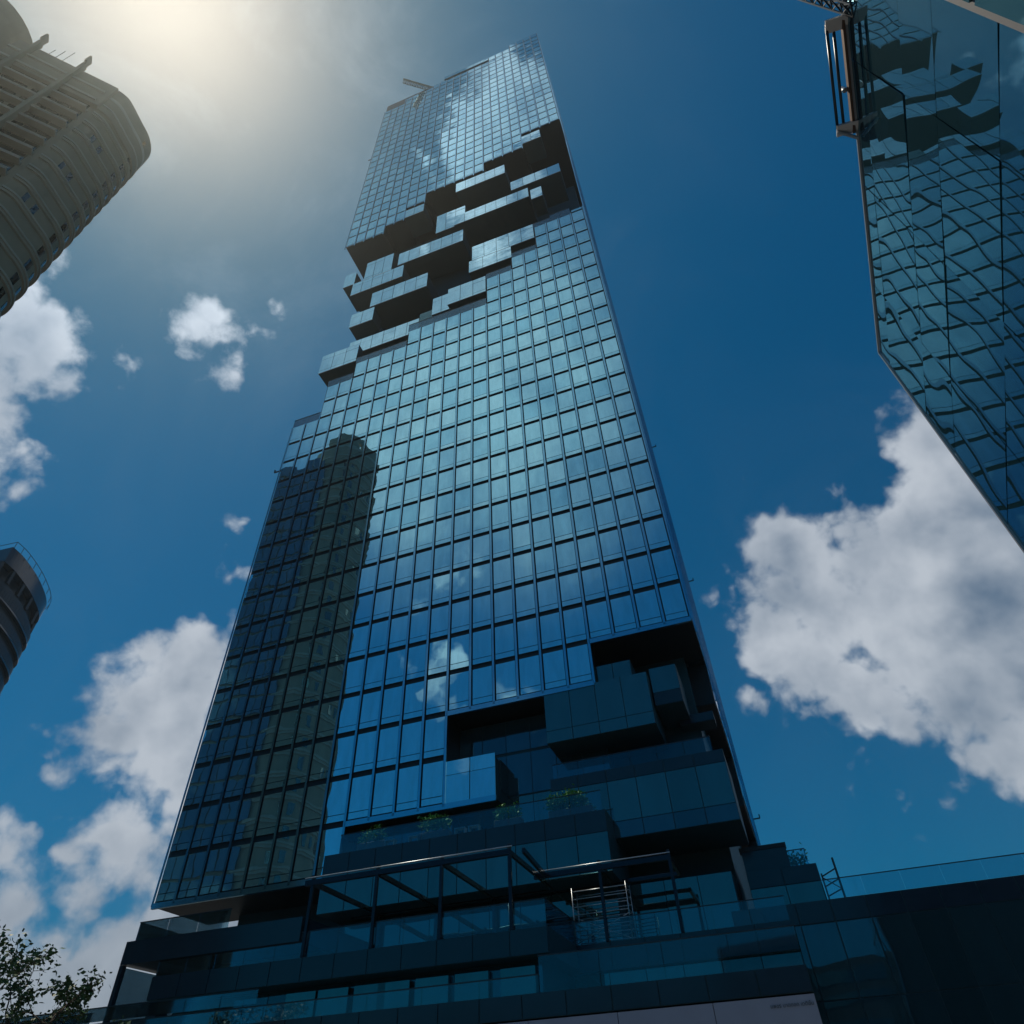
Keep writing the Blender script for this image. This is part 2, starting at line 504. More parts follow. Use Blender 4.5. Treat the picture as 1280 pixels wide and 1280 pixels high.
# sills closing the stepped lower edges
for c0, c1, v in [(0,4,0),(4,10,-1),(8,14,-3),(14,22,-4)]:
    MB().box(-c1*U, -c0*U, -0.06, 0.12, v*F-0.05*F, v*F+0.06*F).build('edge_beam', M['fin'], tower)
for c0, c1, v in [(0,4,33),(4,8,31),(8,14,30),(14,16,29),(16,18,27.7),(18,22,27)]:
    MB().box(-c1*U, -c0*U, 0.02, 0.14, v*F-0.03*F, v*F+0.06*F).build('edge_beam', M['fin'], tower)

def balustrade(parent, x0, x1, y, z, h=1.1, step=None, side=None, glass='glass'):
    """glass guard along a terrace edge, with handrail"""
    s_ = step or U
    n = max(1, round(abs(x1-x0)/s_))
    b = MB()
    for k in range(n):
        a = x0+(x1-x0)*k/n; c_ = x0+(x1-x0)*(k+1)/n
        b.box(min(a, c_)+0.015, max(a, c_)-0.015, y, y+0.02, z, z+h)
    b.build('balustrade_glass', M[glass], parent)
    rr = MB().box(min(x0, x1), max(x0, x1), y-0.02, y+0.04, z+h, z+h+0.04)
    if side:
        for xs in side[0]:
            rr.box(xs-0.02, xs+0.02, y+0.02, side[1], z+h, z+h+0.04)
            MB().box(xs-0.01, xs+0.01, y+0.04, side[1], z, z+h).build('balustrade_glass', M[glass], parent)
    rr.build('handrail', M['rail'], parent)

# guards on the stepped tops
for c0, c1, v, h in [(1,2.6,21,.62),(2.6,4,21,.4),(4,6,19,.42),(6,8,18,.42),(8,11,16,.5),(11,14,16,.5),(14,18,15,.4),(18,20,14,.4),(20,22,12,.42)]:
    balustrade(tower, -c1*U, -c0*U, 0.05, v*F, h*F)

# jutting glass boxes: (c0, c1, bottom level, top level, depth, with end glass)
def pixel_box(c0, c1, v0, v1, dep, yo=0.0, pane='box_pane', cols=None, sill=0.16):
    x0, x1 = -c1*U, -c0*U
    b = MB().box(x0+0.03, x1-0.03, yo+0.06, dep*U, v0*F, v1*F-0.25)
    o = b.build('terrace_box', M['soffit'], tower)
    n = cols or max(1, round(c1-c0))
    gp = MB()
    for k in range(n):
        a = x0+(x1-x0)*k/n; c_ = x0+(x1-x0)*(k+1)/n
        tl = (random.gauss(0, 0.004), random.gauss(0, 0.004))
        hh = (v1-v0)*F
        gp.box(a+0.03, c_-0.03, yo, yo+0.05, v0*F+0.03, v0*F+sill*F, tl)
        gp.box(a+0.03, c_-0.03, yo, yo+0.05, v0*F+sill*F+0.04, v1*F-0.30*F if hh > 0.7*F else v1*F, tl)
        if hh > 0.7*F:
            gp.box(a+0.03, c_-0.03, yo, yo+0.05, v1*F-0.29*F, v1*F, tl)
    gp.build('box_glazing', M[pane], o)
    MB().box(x0, x1, yo-0.01, yo+0.06, v0*F-0.04, v0*F+0.03).build('box_edge', M['white_frame'], o)
    return o
PB = [
 (19.9, 21.0, 22.2, 23.4, 2.4), (15.2, 20.0, 21.1, 22.2, 2.6), (16.4, 19.0, 22.2, 23.9, 3.0),
 (9.9, 15.85, 22.4, 23.55, 2.2), (12.85, 17.8, 19.3, 20.5, 2.2), (17.3, 19.35, 18.1, 19.15, 1.2),
 (18.0, 21.1, 15.2, 16.45, 1.7),
 (5.9, 9.35, 19.05, 20.05, 2.6), (4.0, 9.1, 20.05, 21.35, 3.0),
 (5.9, 10.8, 28.4, 29.5, 2.6), (1.0, 5.5, 25.85, 26.85, 2.6), (4.0, 10.8, 24.4, 25.4, 2.6), (2.85, 3.85, 23.95, 25.0, 1.6),
 (14.0, 16.0, 27.7, 28.6, 2.0), (2.1, 4.0, 31.4, 32.5, 2.0), (8.0, 11.0, 17.0, 18.25, 1.8),
]
for q in PB: pixel_box(*q)
# set-back glazing behind the terraces
pixel_box(13.5, 19.3, 16.3, 17.3, 3.0, yo=0.9)
pixel_box(11.0, 13.5, 16.3, 17.6, 3.0, yo=0.9, pane='mid_pane')
pixel_box(10.0, 12.8, 25.0, 27.0, 3.4, yo=0.9)
pixel_box(10.9, 12.4, 17.0, 18.3, 2.6, yo=0.6)
# roof slot beam
MB().box(-13.4*U, -7*U, 0.0, 0.35, 51.35*F, 52.0*F).build('parapet_beam', M['fin'], tower)
gb = MB()
for k in range(6): gb.box(-(7+k*1.066+1.03)*U, -(7+k*1.066+0.03)*U, -0.03, 0.0, 51.4*F, 51.98*F)
gb.build('parapet_glazing', M['pane'], tower)
MB().box(-22*U, -0.1*U, 0.3, 0.5, 49.6*F, 51.3*F).build('parapet_wall', M['frame'], tower)

# lower notch: boxes and terraces
pixel_box(8.0, 10.0, -3.0, -2.08, 2.4, pane='pane', sill=0.0)
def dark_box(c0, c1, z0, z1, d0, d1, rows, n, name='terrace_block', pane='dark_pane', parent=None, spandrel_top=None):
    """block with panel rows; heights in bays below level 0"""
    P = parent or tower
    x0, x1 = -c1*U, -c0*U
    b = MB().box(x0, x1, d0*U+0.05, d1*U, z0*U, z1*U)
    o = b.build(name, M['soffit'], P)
    for ri_, (a, c_, mt_) in enumerate(rows):
        gq = MB()
        for k in range(n):
            xa = x0+(x1-x0)*k/n; xb = x0+(x1-x0)*(k+1)/n
            tl = (random.gauss(0, 0.003), random.gauss(0, 0.003))
            gq.box(xa+0.025, xb-0.025, d0*U, d0*U+0.04, a*U+0.02, c_*U-0.02, tl)
        gq.build('panel_row', M[mt_], o)
    return o
# box under the right-hand step with dim glazing
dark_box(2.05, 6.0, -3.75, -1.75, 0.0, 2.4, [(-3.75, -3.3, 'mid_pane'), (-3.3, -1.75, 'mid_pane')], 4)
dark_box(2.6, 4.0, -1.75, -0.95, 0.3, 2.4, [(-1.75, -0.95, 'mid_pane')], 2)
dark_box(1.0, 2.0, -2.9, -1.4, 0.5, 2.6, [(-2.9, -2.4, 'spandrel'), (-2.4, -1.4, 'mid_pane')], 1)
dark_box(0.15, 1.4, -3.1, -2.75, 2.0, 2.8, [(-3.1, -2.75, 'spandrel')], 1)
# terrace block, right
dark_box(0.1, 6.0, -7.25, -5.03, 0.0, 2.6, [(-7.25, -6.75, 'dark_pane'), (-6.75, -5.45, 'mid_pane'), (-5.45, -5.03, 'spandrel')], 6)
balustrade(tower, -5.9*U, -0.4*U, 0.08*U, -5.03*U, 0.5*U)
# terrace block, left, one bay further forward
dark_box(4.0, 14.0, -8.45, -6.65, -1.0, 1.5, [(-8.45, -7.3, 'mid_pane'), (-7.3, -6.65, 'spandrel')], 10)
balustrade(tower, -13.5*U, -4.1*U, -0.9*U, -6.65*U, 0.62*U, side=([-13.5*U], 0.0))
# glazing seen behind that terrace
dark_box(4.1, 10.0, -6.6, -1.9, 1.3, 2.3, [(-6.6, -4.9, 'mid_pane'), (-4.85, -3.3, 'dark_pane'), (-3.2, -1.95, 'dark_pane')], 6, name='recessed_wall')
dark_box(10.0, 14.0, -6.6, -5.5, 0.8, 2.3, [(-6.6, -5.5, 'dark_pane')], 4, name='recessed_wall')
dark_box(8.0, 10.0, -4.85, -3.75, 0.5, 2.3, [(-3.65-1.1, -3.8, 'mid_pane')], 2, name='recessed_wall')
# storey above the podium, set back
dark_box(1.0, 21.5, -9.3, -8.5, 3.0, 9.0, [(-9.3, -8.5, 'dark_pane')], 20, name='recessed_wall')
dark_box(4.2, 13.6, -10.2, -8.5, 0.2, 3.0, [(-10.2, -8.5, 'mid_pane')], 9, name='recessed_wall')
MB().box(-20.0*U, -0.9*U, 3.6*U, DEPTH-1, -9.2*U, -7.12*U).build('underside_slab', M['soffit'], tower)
# roof davit arms
dv = MB()
for x, z in ((-21.98*U, 40*F), (-22.0*U, 9.7*F)):
    dv.bar((x, 0.2, z), (x-0.9, 0.2, z), 0.12); dv.bar((x-0.9, 0.2, z), (x-0.9, 0.2, z+0.4), 0.12)
for z in (-0.3*F, 9.7*F, 18.6*F):
    dv.bar((0.02, DEPTH-0.4, z), (0.8, DEPTH-0.4, z), 0.12); dv.bar((0.8, DEPTH-0.4, z), (0.8, DEPTH-0.4, z+0.4), 0.12)
dv.build('davit_arms', M['rail'], tower)

# crane on the roof
def lattice(b, a, c_, w, n, t=0.1):
    a = Vector(a); c_ = Vector(c_); d = (c_-a)
    sx = d.normalized().cross(Vector((0, 0, 1))).normalized()*w/2
    top = Vector((0, 0, w))
    ch = [sx, -sx, top]
    for o_ in ch: b.bar(a+o_, c_+o_, t)
    for k in range(n):
        p0 = a+d*k/n; p1 = a+d*(k+1)/n
        for i_ in range(3):
            b.bar(p0+ch[i_], p1+ch[(i_+1) % 3], t*0.7); b.bar(p0+ch[i_], p0+ch[(i_+1) % 3], t*0.7)
cr = empty('tower_crane', O + Vector((math.cos(RZ)*-14.6*U - math.sin(RZ)*1.2*U, math.sin(RZ)*-14.6*U + math.cos(RZ)*1.2*U, 50.6*F)), RZ)
tag(cr, 'small lattice crane reaching out over the roof edge of the tall glass skyscraper', 'crane')
b = MB(); lattice(b, (-4.1*U, -2.95*U, 1.75*U), (-0.2*U, -0.2*U, 1.75*U), 1.0, 14, 0.14)
b.build('jib', M['crane'], cr)
MB().box(-0.45, 0.45, -0.45, 0.45, -1.5, 1.7*U).build('mast', M['crane'], cr)
MB().box(-0.9, 0.9, -0.5, 1.9, 1.2*U, 1.7*U).build('cab', M['crane'], cr)

# ------------------------------------------------------------------ podium
pod = empty('glass_podium', Vector((O.x, O.y, 0)), RZ)
tag(pod, 'dark glass podium with stepped terraces and balustrades at the foot of the skyscraper', 'building')
ZP = V0
def pz(z): return ZP + z*U
def pod_block(c0, c1, z0, z1, d0, d1, rows, n, name='podium_block', mt='soffit'):
    x0, x1 = -c1*U, -c0*U
    o = MB().box(x0, x1, d0*U+0.05, d1*U, pz(z0), pz(z1)).build(name, M[mt], pod)
    for a, c_, mt_ in rows:
        gq = MB()
        for k in range(n):
            xa = x0+(x1-x0)*k/n; xb = x0+(x1-x0)*(k+1)/n
            tl = (random.gauss(0, 0.003), random.gauss(0, 0.003))
            gq.box(xa+0.02, xb-0.02, d0*U, d0*U+0.04, pz(a)+0.015, pz(c_)-0.015, tl)
        gq.build('panel_row', M[mt_], o)
    return o
GB = -(ZP)/U   # ground in bays
# upper podium storey with the pergola on it
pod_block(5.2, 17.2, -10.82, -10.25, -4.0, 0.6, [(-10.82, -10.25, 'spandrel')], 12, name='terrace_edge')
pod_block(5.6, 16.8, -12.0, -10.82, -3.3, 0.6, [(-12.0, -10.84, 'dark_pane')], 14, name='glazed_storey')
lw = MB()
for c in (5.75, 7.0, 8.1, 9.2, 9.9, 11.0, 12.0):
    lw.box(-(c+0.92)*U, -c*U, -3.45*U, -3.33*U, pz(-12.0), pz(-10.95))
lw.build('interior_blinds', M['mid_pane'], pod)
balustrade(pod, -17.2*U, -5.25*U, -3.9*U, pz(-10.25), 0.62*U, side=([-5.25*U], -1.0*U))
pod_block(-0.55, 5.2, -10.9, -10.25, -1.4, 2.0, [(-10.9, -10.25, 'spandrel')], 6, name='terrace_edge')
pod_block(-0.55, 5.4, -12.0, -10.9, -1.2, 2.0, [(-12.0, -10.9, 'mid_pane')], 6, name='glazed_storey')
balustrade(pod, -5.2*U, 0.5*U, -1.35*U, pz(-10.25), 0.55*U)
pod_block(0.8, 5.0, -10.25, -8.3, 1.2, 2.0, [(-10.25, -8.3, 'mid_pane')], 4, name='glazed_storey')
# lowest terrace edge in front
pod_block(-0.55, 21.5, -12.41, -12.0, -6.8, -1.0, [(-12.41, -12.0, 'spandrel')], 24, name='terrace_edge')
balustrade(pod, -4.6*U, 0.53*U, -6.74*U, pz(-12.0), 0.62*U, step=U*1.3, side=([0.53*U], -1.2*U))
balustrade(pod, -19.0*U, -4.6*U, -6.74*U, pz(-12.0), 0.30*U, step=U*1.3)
wp_ = pod_block(-0.52, 21.3, GB, -12.43, -6.75, -0.5, [], 6, name='street_wall')
pl_ = MB()
for k in range(12):
    pl_.box(0.55*U-(k+1)*1.8*U*1.0+0.012, 0.55*U-k*1.8*U-0.012, -6.80*U, -6.76*U, pz(-14.4), pz(-12.44))
pl_.build('pale_panels', M['light_panel'], pod)
# left end: deep frame with glass behind
fr_ = empty('f', (0, 0, 0)); bpy.data.objects.remove(fr_)
MB().box(-18.55*U, -12.4*U, -4.0*U, 3.0*U, pz(-9.85), pz(-9.25)).build('roof_slab', M['spandrel'], pod)
MB().box(-18.55*U, -18.42*U, -4.0*U, -3.86*U, pz(-14.0), pz(-9.86)).build('end_fin', M['spandrel'], pod)
MB().box(-16.6*U, -12.2*U, -2.6*U, 1.0*U, pz(-10.9), pz(-9.86)).build('glazed_storey', M['dark_pane'], pod)
MB().box(-17.45*U, -17.1*U, -3.6*U, -3.2*U, pz(-14), pz(-9.86)).build('column', M['spandrel'], pod)
MB().box(-18.50*U, -18.48*U, -3.8*U, 2.0*U, pz(-14), pz(-9.9)).build('end_glass', M['glass'], pod)
MB().box(-18.55*U, -18.42*U, -1.9*U, -1.7*U, pz(-14), pz(-9.86)).build('end_fin', M['spandrel'], pod)
balustrade(pod, -18.35*U, -15.0*U, -3.9*U, pz(-9.25), 0.5*U, side=([-18.35*U], 1.5*U))
balustrade(pod, -20.5*U, -12.0*U, -5.9*U, pz(-11.5), 0.28*U)
MB().box(-24*U, -19*U, -4.5*U, 2*U, GB*U+ZP, pz(-11.6)).build('low_wing', M['soffit'], pod)
balustrade(pod, -24*U, -18.6*U, -4.4*U, pz(-11.6), 0.55*U)

# glass hall on the right
hall = empty('glass_hall', Vector((O.x, O.y, 0)), RZ)
tag(hall, 'low dark glass hall with a long clear rooftop balustrade, running off the right side', 'building')
def hall_rows(x0, x1, y, z0, z1, w, mt, off=0.0):
    b = MB(); x = x0
    while x < x1-0.05:
        tl = (random.gauss(0, 0.003), random.gauss(0, 0.003))
        b.box(x+0.03, min(x+w, x1)-0.03, y-0.04, y, pz(z0)+0.03, pz(z1)-0.03, tl)
        x += w
    b.build('panel_row', M[mt], hall)
MB().box(-1.0*U, 24*U, 0.0*U+0.01, 1.9*U, GB*U+ZP, pz(-9.62)).build('hall_body', M['soffit'], hall)
w_ = 0.908*U
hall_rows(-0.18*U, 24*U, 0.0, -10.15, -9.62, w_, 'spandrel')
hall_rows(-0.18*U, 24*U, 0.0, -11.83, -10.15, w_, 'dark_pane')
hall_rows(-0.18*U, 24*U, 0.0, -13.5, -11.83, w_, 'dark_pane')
b = MB(); x = 1.62*U
k = 0
while x < 24*U:
    b.box(x+0.01, x+1.0*U-0.01, 0.10, 0.12, pz(-9.60), pz(-9.14)); x += 1.0*U
b.build('balustrade_glass', M['glass'], hall)
MB().box(1.62*U, 24*U, 0.08, 0.14, pz(-9.14), pz(-9.12)).build('handrail', M['rail'], hall)
# stepped blocks between hall and tower
dk = MB().box(-0.4*U, 0.97*U, 2.05*U, 6*U, pz(-8.2), pz(-7.62)).build('stepped_block', M['soffit'], hall)
MB().box(-0.4*U, 0.97*U, 2.0*U, 2.04*U, pz(-8.2), pz(-7.62)).build('panel_row', M['spandrel'], dk)
MB().box(-0.45*U, 1.0*U, 1.97*U, 2.3*U, pz(-7.62), pz(-7.50)).build('coping', M['frame'], dk)
dk = MB().box(-0.4*U, 1.70*U, 1.85*U, 6*U, pz(-9.6), pz(-8.24)).build('stepped_block', M['soffit'], hall)
b = MB()
for k in range(2): b.box((-0.4+k*1.05)*U+0.02, (-0.4+(k+1)*1.05)*U-0.02, 1.81*U, 1.85*U, pz(-8.72), pz(-8.25))
b.build('panel_row', M['spandrel'], dk)
b = MB()
for k in range(2): b.box((-0.4+k*1.05)*U+0.02, (-0.4+(k+1)*1.05)*U-0.02, 1.78*U, 1.84*U, pz(-9.6), pz(-8.75))
b.build('panel_row', M['mid_pane'], dk)
balustrade(hall, 0.95*U, 1.5*U, 2.1*U, pz(-8.24), 0.5*U, side=([1.5*U], 3.2*U))
# open stair frame at the block's corner
b = MB()
b.bar((2.1*U, 0.5*U, pz(-9.6)), (2.1*U, 0.5*U, pz(-8.5)), 0.10)
b.bar((1.72*U, 1.2*U, pz(-9.6)), (1.72*U, 1.2*U, pz(-8.7)), 0.08)
for z in (-8.78, -9.05, -9.3): b.bar((1.72*U, 1.2*U, pz(z)), (2.1*U, 0.5*U, pz(z)), 0.05)
b.bar((1.72*U, 1.2*U, pz(-8.8)), (2.1*U, 0.5*U, pz(-9.3)), 0.04)
b.build('stair_frame', M['rail'], hall)

# writing on the pale panel
fc = bpy.data.curves.new('wall_lettering', 'FONT')
fc.body = "เเพชร บาดดอด เดติชั่น"
fc.size = 0.15; fc.extrude = 0.004; fc.align_x = 'RIGHT'
fo = bpy.data.objects.new('wall_lettering', fc); col.objects.link(fo)
fo.parent = pod; fo.location = (0.50*U, -6.815*U, pz(-12.60)); fo.rotation_euler = (R(90), 0, 0)
fc.materials.append(M['ink'])
dg = bpy.context.evaluated_depsgraph_get(); bpy.context.view_layer.update()
lm = bpy.data.meshes.new_from_object(fo.evaluated_get(dg)); mw = fo.matrix_basis.copy()
bpy.data.objects.remove(fo)
lo_ = bpy.data.objects.new('wall_lettering', lm); col.objects.link(lo_); lo_.parent = pod; lo_.matrix_basis = mw

# ------------------------------------------------------------------ pergola on the podium
perg = empty('steel_pergola', Vector((O.x, O.y, 0)), RZ)
tag(perg, 'dark steel pergola frame of bare posts and beams stepping along the podium terrace', 'pergola')
TZ = pz(-10.25); PZ = pz(-8.4)
FR = -3.95
posts = [(-12.25, FR), (-10.15, FR), (-8.15, FR), (-6.15, FR), (-4.3, -1.42), (-2.25, -1.42)]
for x, y in posts:
    MB().box(x*U-0.08, x*U+0.08, y*U-0.08, y*U+0.08, TZ, PZ+0.35).build('post', M['steel'], perg, bevel=0.01)
for x in (-12.25, -10.15, -8.15):
    MB().box(x*U-0.10, x*U+0.10, 0.0, 0.2, TZ, PZ-0.1).build('post', M['steel'], perg)
def beam(a, c_, w=0.12, h=0.20):
    MB().bar(a, c_, w, h).build('beam', M['steel'], perg, bevel=0.01)
beam((-12.5*U, FR*U, PZ), (-6.15*U, FR*U, PZ), 0.2, 0.26)
tb = MB(); tb.tube((-12.5*U, FR*U-0.10, PZ+0.22), (-6.05*U, FR*U-0.10, PZ+0.22), 0.04, n=10)
tb.build('rail_tube', M['alu'], perg, smooth=True)
beam((-13.2*U, -0.1*U, PZ-0.05), (-6.3*U, -0.1*U, PZ-0.05))
for x in (-12.25, -10.15, -8.15, -6.15):
    beam((x*U, FR*U, PZ-0.02), (x*U, -0.1*U, PZ-0.02), 0.15, 0.24)
beam((-5.75*U, FR*U, PZ-0.02), (-5.95*U, -1.4*U, PZ-0.02), 0.15, 0.24)
beam((-6.3*U, -1.42*U, PZ), (-2.25*U, -1.42*U, PZ), 0.18, 0.26)
tb = MB(); tb.tube((-6.3*U, -1.42*U-0.10, PZ+0.2), (-2.2*U, -1.42*U-0.10, PZ+0.2), 0.035, n=10)
tb.build('rail_tube', M['alu'], perg, smooth=True)
beam((-6.3*U, 0.2*U, PZ-0.05), (-2.25*U, 0.2*U, PZ-0.05))
for x in (-4.3, -2.25): beam((x*U, -1.42*U, PZ-0.02), (x*U, 0.2*U, PZ-0.02), 0.15, 0.22)

# ------------------------------------------------------------------ scaffold
scf = empty('scaffold_tower', Vector((O.x, O.y, 0)), RZ)
tag(scf, 'aluminium scaffold tower of ladder frames standing on the podium terrace beside the pergola', 'scaffold')
sz0, sz1 = pz(-10.25), pz(-8.78)
sx0, sx1, sy0, sy1 = -5.25*U, -3.65*U, -1.2*U, -0.65*U
for x in (sx0, sx1):
    b = MB()
    for y in (sy0, sy1): b.tube((x, y, sz0), (x, y, sz1), 0.028)
    k = sz0+0.15
    while k < sz1: b.tube((x, sy0, k), (x, sy1, k), 0.018); k += 0.3
    b.build('ladder_frame', M['alu'], scf, smooth=True)
k = sz0+0.3
while k < sz1:
    b = MB()
    for y in (sy0, sy1): b.tube((sx0, y, k), (sx1, y, k), 0.026)
    b.build('ledger', M['alu'], scf, smooth=True); k += 0.36
b = MB(); b.tube((sx0, sy0, sz0+0.1), (sx1, sy0, sz0+1.2), 0.022); b.tube((sx1, sy1, sz0+0.2), (sx0, sy1, sz0+1.4), 0.022)
b.build('brace', M['alu'], scf)

# ------------------------------------------------------------------ plants
def leafmesh(name, mtl, parent, pts, size, n, spread):
    b = MB()
    for _ in range(n):
        c_ = Vector(random.choice(pts))
        q = c_ + Vector((random.gauss(0, 1), random.gauss(0, 1), random.gauss(0, 1)))*spread
        d = Vector((random.gauss(0, 1), random.gauss(0, 1), random.gauss(0, 0.6))).normalized()
        s_ = d.cross(Vector((random.random(), random.random(), random.random()))).normalized()
        L = size*random.uniform(0.6, 1.3)
        b.poly([q, q+d*L*0.45+s_*L*0.26, q+d*L, q+d*L*0.45-s_*L*0.26])
    return b.build(name, mtl, parent)
def tw(x, y, z):     # tower coordinates (bays) to world
    return Vector((O.x + math.cos(RZ)*x*U - math.sin(RZ)*y*U, O.y + math.sin(RZ)*x*U + math.cos(RZ)*y*U, V0 + z*U))
def planter(x, y, z, w, h, label, box=True, n=420):
    e = empty('planted_shrub', tw(x, y, z), RZ)
    tag(e, label, 'plant', 'shrubs on the terraces')
    if box: MB().box(-w/2, w/2, -0.3, 0.3, 0, 0.55).build('planter', M['planter'], e, bevel=0.02)
    b = MB()
    pts = []
    z0 = 0.55 if box else 0.0
    for k in range(9):
        px_ = random.uniform(-w*0.42, w*0.42); t = Vector((px_+random.gauss(0, .1), random.gauss(0, 0.15), z0+h*random.uniform(0.5, 1.0)))
        b.tube((px_, 0, z0-0.05), t, 0.02, 0.008, 5); pts.append(t); pts.append(t*0.7+Vector((px_, 0, z0))*0.3)
    b.build('stems', M['bark'], e)
    leafmesh('foliage', M['leaf'], e, pts, 0.20, int(n*1.9), 0.17)
planter(-12.4, -0.55, -6.65, 1.9, 0.7, 'round green shrub in a stone planter, leftmost on the long terrace above the pergola')
planter(-10.0, -0.55, -6.65, 1.9, 0.8, 'bright green shrub in a stone planter, second from left above the pergola')
planter(-7.35, -0.55, -6.65, 1.7, 0.6, 'low green shrub in a stone planter on the terrace, left of the widest leafy one')
planter(-5.2, -0.55, -6.65, 2.6, 0.8, 'wide leafy shrub in a stone planter at the right end above the pergola', n=800)
planter(1.2, 2.6, -8.24, 0.8, 0.9, 'thin twiggy shrub behind the guard on the stepped block right of the tower', box=False, n=130)
planter(-13.2, 0.45, 16.0*1.7736, 1.2, 1.0, 'small shrub high up on the facade terrace, left of its twin under the jutting boxes', box=False, n=160)
planter(-11.6, 0.5, 16.0*1.7736, 1.3, 1.4, 'bushy shrub high up on the facade terrace, right of its twin under the jutting boxes', box=False, n=200)
planter(-9.3, 0.45, 16.0*1.7736, 1.6, 0.5, 'low green shrub high up in the slot under the three-pane jutting box', box=False, n=120)
# table and loungers glimpsed on the terrace
for x in (-11.6, -10.7, -9.0, -8.5):
    e = empty('terrace_bench', tw(x, -0.75, -6.65), RZ)
    tag(e, 'small white bench between the shrubs on the terrace above the pergola', 'bench', 'white terrace benches')
    MB().box(-0.35, 0.35, -0.2, 0.2, 0.36, 0.42).build('seat', M['white_frame'], e)
    for sx in (-0.3, 0.3): MB().box(sx-0.03, sx+0.03, -0.18, 0.18, 0, 0.36).build('leg', M['white_frame'], e)

# ------------------------------------------------------------------ tree, lower left
tree = empty('street_tree', (-16.8, 26.5, 0.0))
tag(tree, 'sparse leafy tree top with clusters of dark green leaves in the lower left corner', 'tree')
tb = MB(); tips = []
def branch(p0, d, L, r_, depth):
    p1 = p0 + d*L
    mid = (p0+p1)/2 + Vector((random.gauss(0, 1), random.gauss(0, 1), random.gauss(0, 1)))*L*0.06
    tb.tube(p0, mid, r_, r_*0.85, 6); tb.tube(mid, p1, r_*0.85, r_*0.68, 6)
    if depth <= 1: tips.append(p1); tips.append(mid)
    if depth == 0: return
    for k in range(3):
        a = Vector((random.gauss(0, 1), random.gauss(0, 1), random.gauss(0.0, 0.7)))
        nd = (d*1.0 + a*0.60).normalized()
        branch(p1, nd, L*random.uniform(0.55, 0.82), r_*0.6, depth-1)
random.seed(5)
branch(Vector((0, 0, 0)), Vector((0.02, 0, 1)).normalized(), 2.75, 0.14, 5)
tb.build('trunk', M['bark'], tree, smooth=True)
b = MB()
for t_ in tips:
    if random.random() < 0.25: continue
    for _ in range(13):
        q = t_ + Vector((random.gauss(0, 1), random.gauss(0, 1), random.gauss(0, 1)))*0.12
        d = Vector((random.gauss(0, 1), random.gauss(0, 1), random.gauss(-0.2, 0.5))).normalized()
        s_ = d.cross(Vector((random.random(), random.random(), random.random()))).normalized()
        L = random.uniform(0.12, 0.24)
        b.poly([q, q+d*L*0.45+s_*L*0.30, q+d*L, q+d*L*0.45-s_*L*0.30])
b.build('crown', M['tree_leaf'], tree)

# ------------------------------------------------------------------ curved apartment tower, upper left
apt = empty('apartment_tower', (0, 0, 0))
tag(apt, 'pale curved concrete apartment tower with rounded corner and stacked balconies in the upper left', 'apartment tower')
def ez(z): return z*U + EYE
# plan of the curved wing (bays, world): from the inner corner round the nose
FACE = [(-25.4,12.75),(-25.0,13.2),(-24.85,13.9),(-24.75,14.7),(-24.65,15.4),(-24.75,16.1),(-25.1,16.7),(-25.8,17.2),(-27.0,17.6)]
def catmull(P, n=6):
    out = []
    for i in range(len(P)-1):
        p0 = Vector(P[max(i-1, 0)]); p1 = Vector(P[i]); p2 = Vector(P[i+1]); p3 = Vector(P[min(i+2, len(P)-1)])
        for k in range(n):
            t = k/n
            out.append(0.5*((2*p1)+(-p0+p2)*t+(2*p0-5*p1+4*p2-p3)*t*t+(-p0+3*p1-3*p2+p3)*t**3))
    out.append(Vector(P[-1])); return out
fc_ = catmull(FACE)
def off(P, d):
    out = []
    for i, q in enumerate(P):
        a = P[max(i-1, 0)]; c_ = P[min(i+1, len(P)-1)]
        t = (c_-a).normalized(); nrm = Vector((t.y, -t.x))
        out.append(q + nrm*d)
    return out
BACK = [(-31.5, 19.6), (-33.5, 13.0)]
WA = (-30.4, 9.75)
def S(P): return [(q[0]*U, q[1]*U) for q in P]
MB().prism(S([tuple(q) for q in fc_] + BACK + [WA]), 0.0, ez(49.6)).build('wall', M['concrete'], apt)
b = MB().prism(S([tuple(q) for q in off(fc_, 0.12)] + [(-28.0, 17.9), (-29.0, 15.5), (-26.4, 13.0)]), ez(49.6), ez(51.6))
b.build('wall', M['concrete'], apt)
# crown parapet with the hole near the nose
MB().prism(S([tuple(q) for q in off(fc_, 0.14)] + [(-26.8, 17.0), (-26.0, 14.2), (-26.1, 13.2)]), ez(51.6), ez(51.95)).build('crown_band', M['concrete2'], apt)
inner = off(fc_, -0.12); outer = off(fc_, 0.14)
b = MB()
def ring(k0, k1, z0, z1):
    for k in range(k0, k1):
        a, c_, d_, e_ = outer[k], outer[k+1], inner[k+1], inner[k]
        b.prism(S([tuple(a), tuple(c_), tuple(d_), tuple(e_)]), z0, z1)
N_ = len(outer)-1
hk = 25
ring(0, hk, ez(51.95), ez(53.4)); ring(hk+2, N_, ez(51.95), ez(53.4))
ring(hk, hk+2, ez(52.55), ez(53.4))
b.build('crown_parapet', M['concrete'], apt)
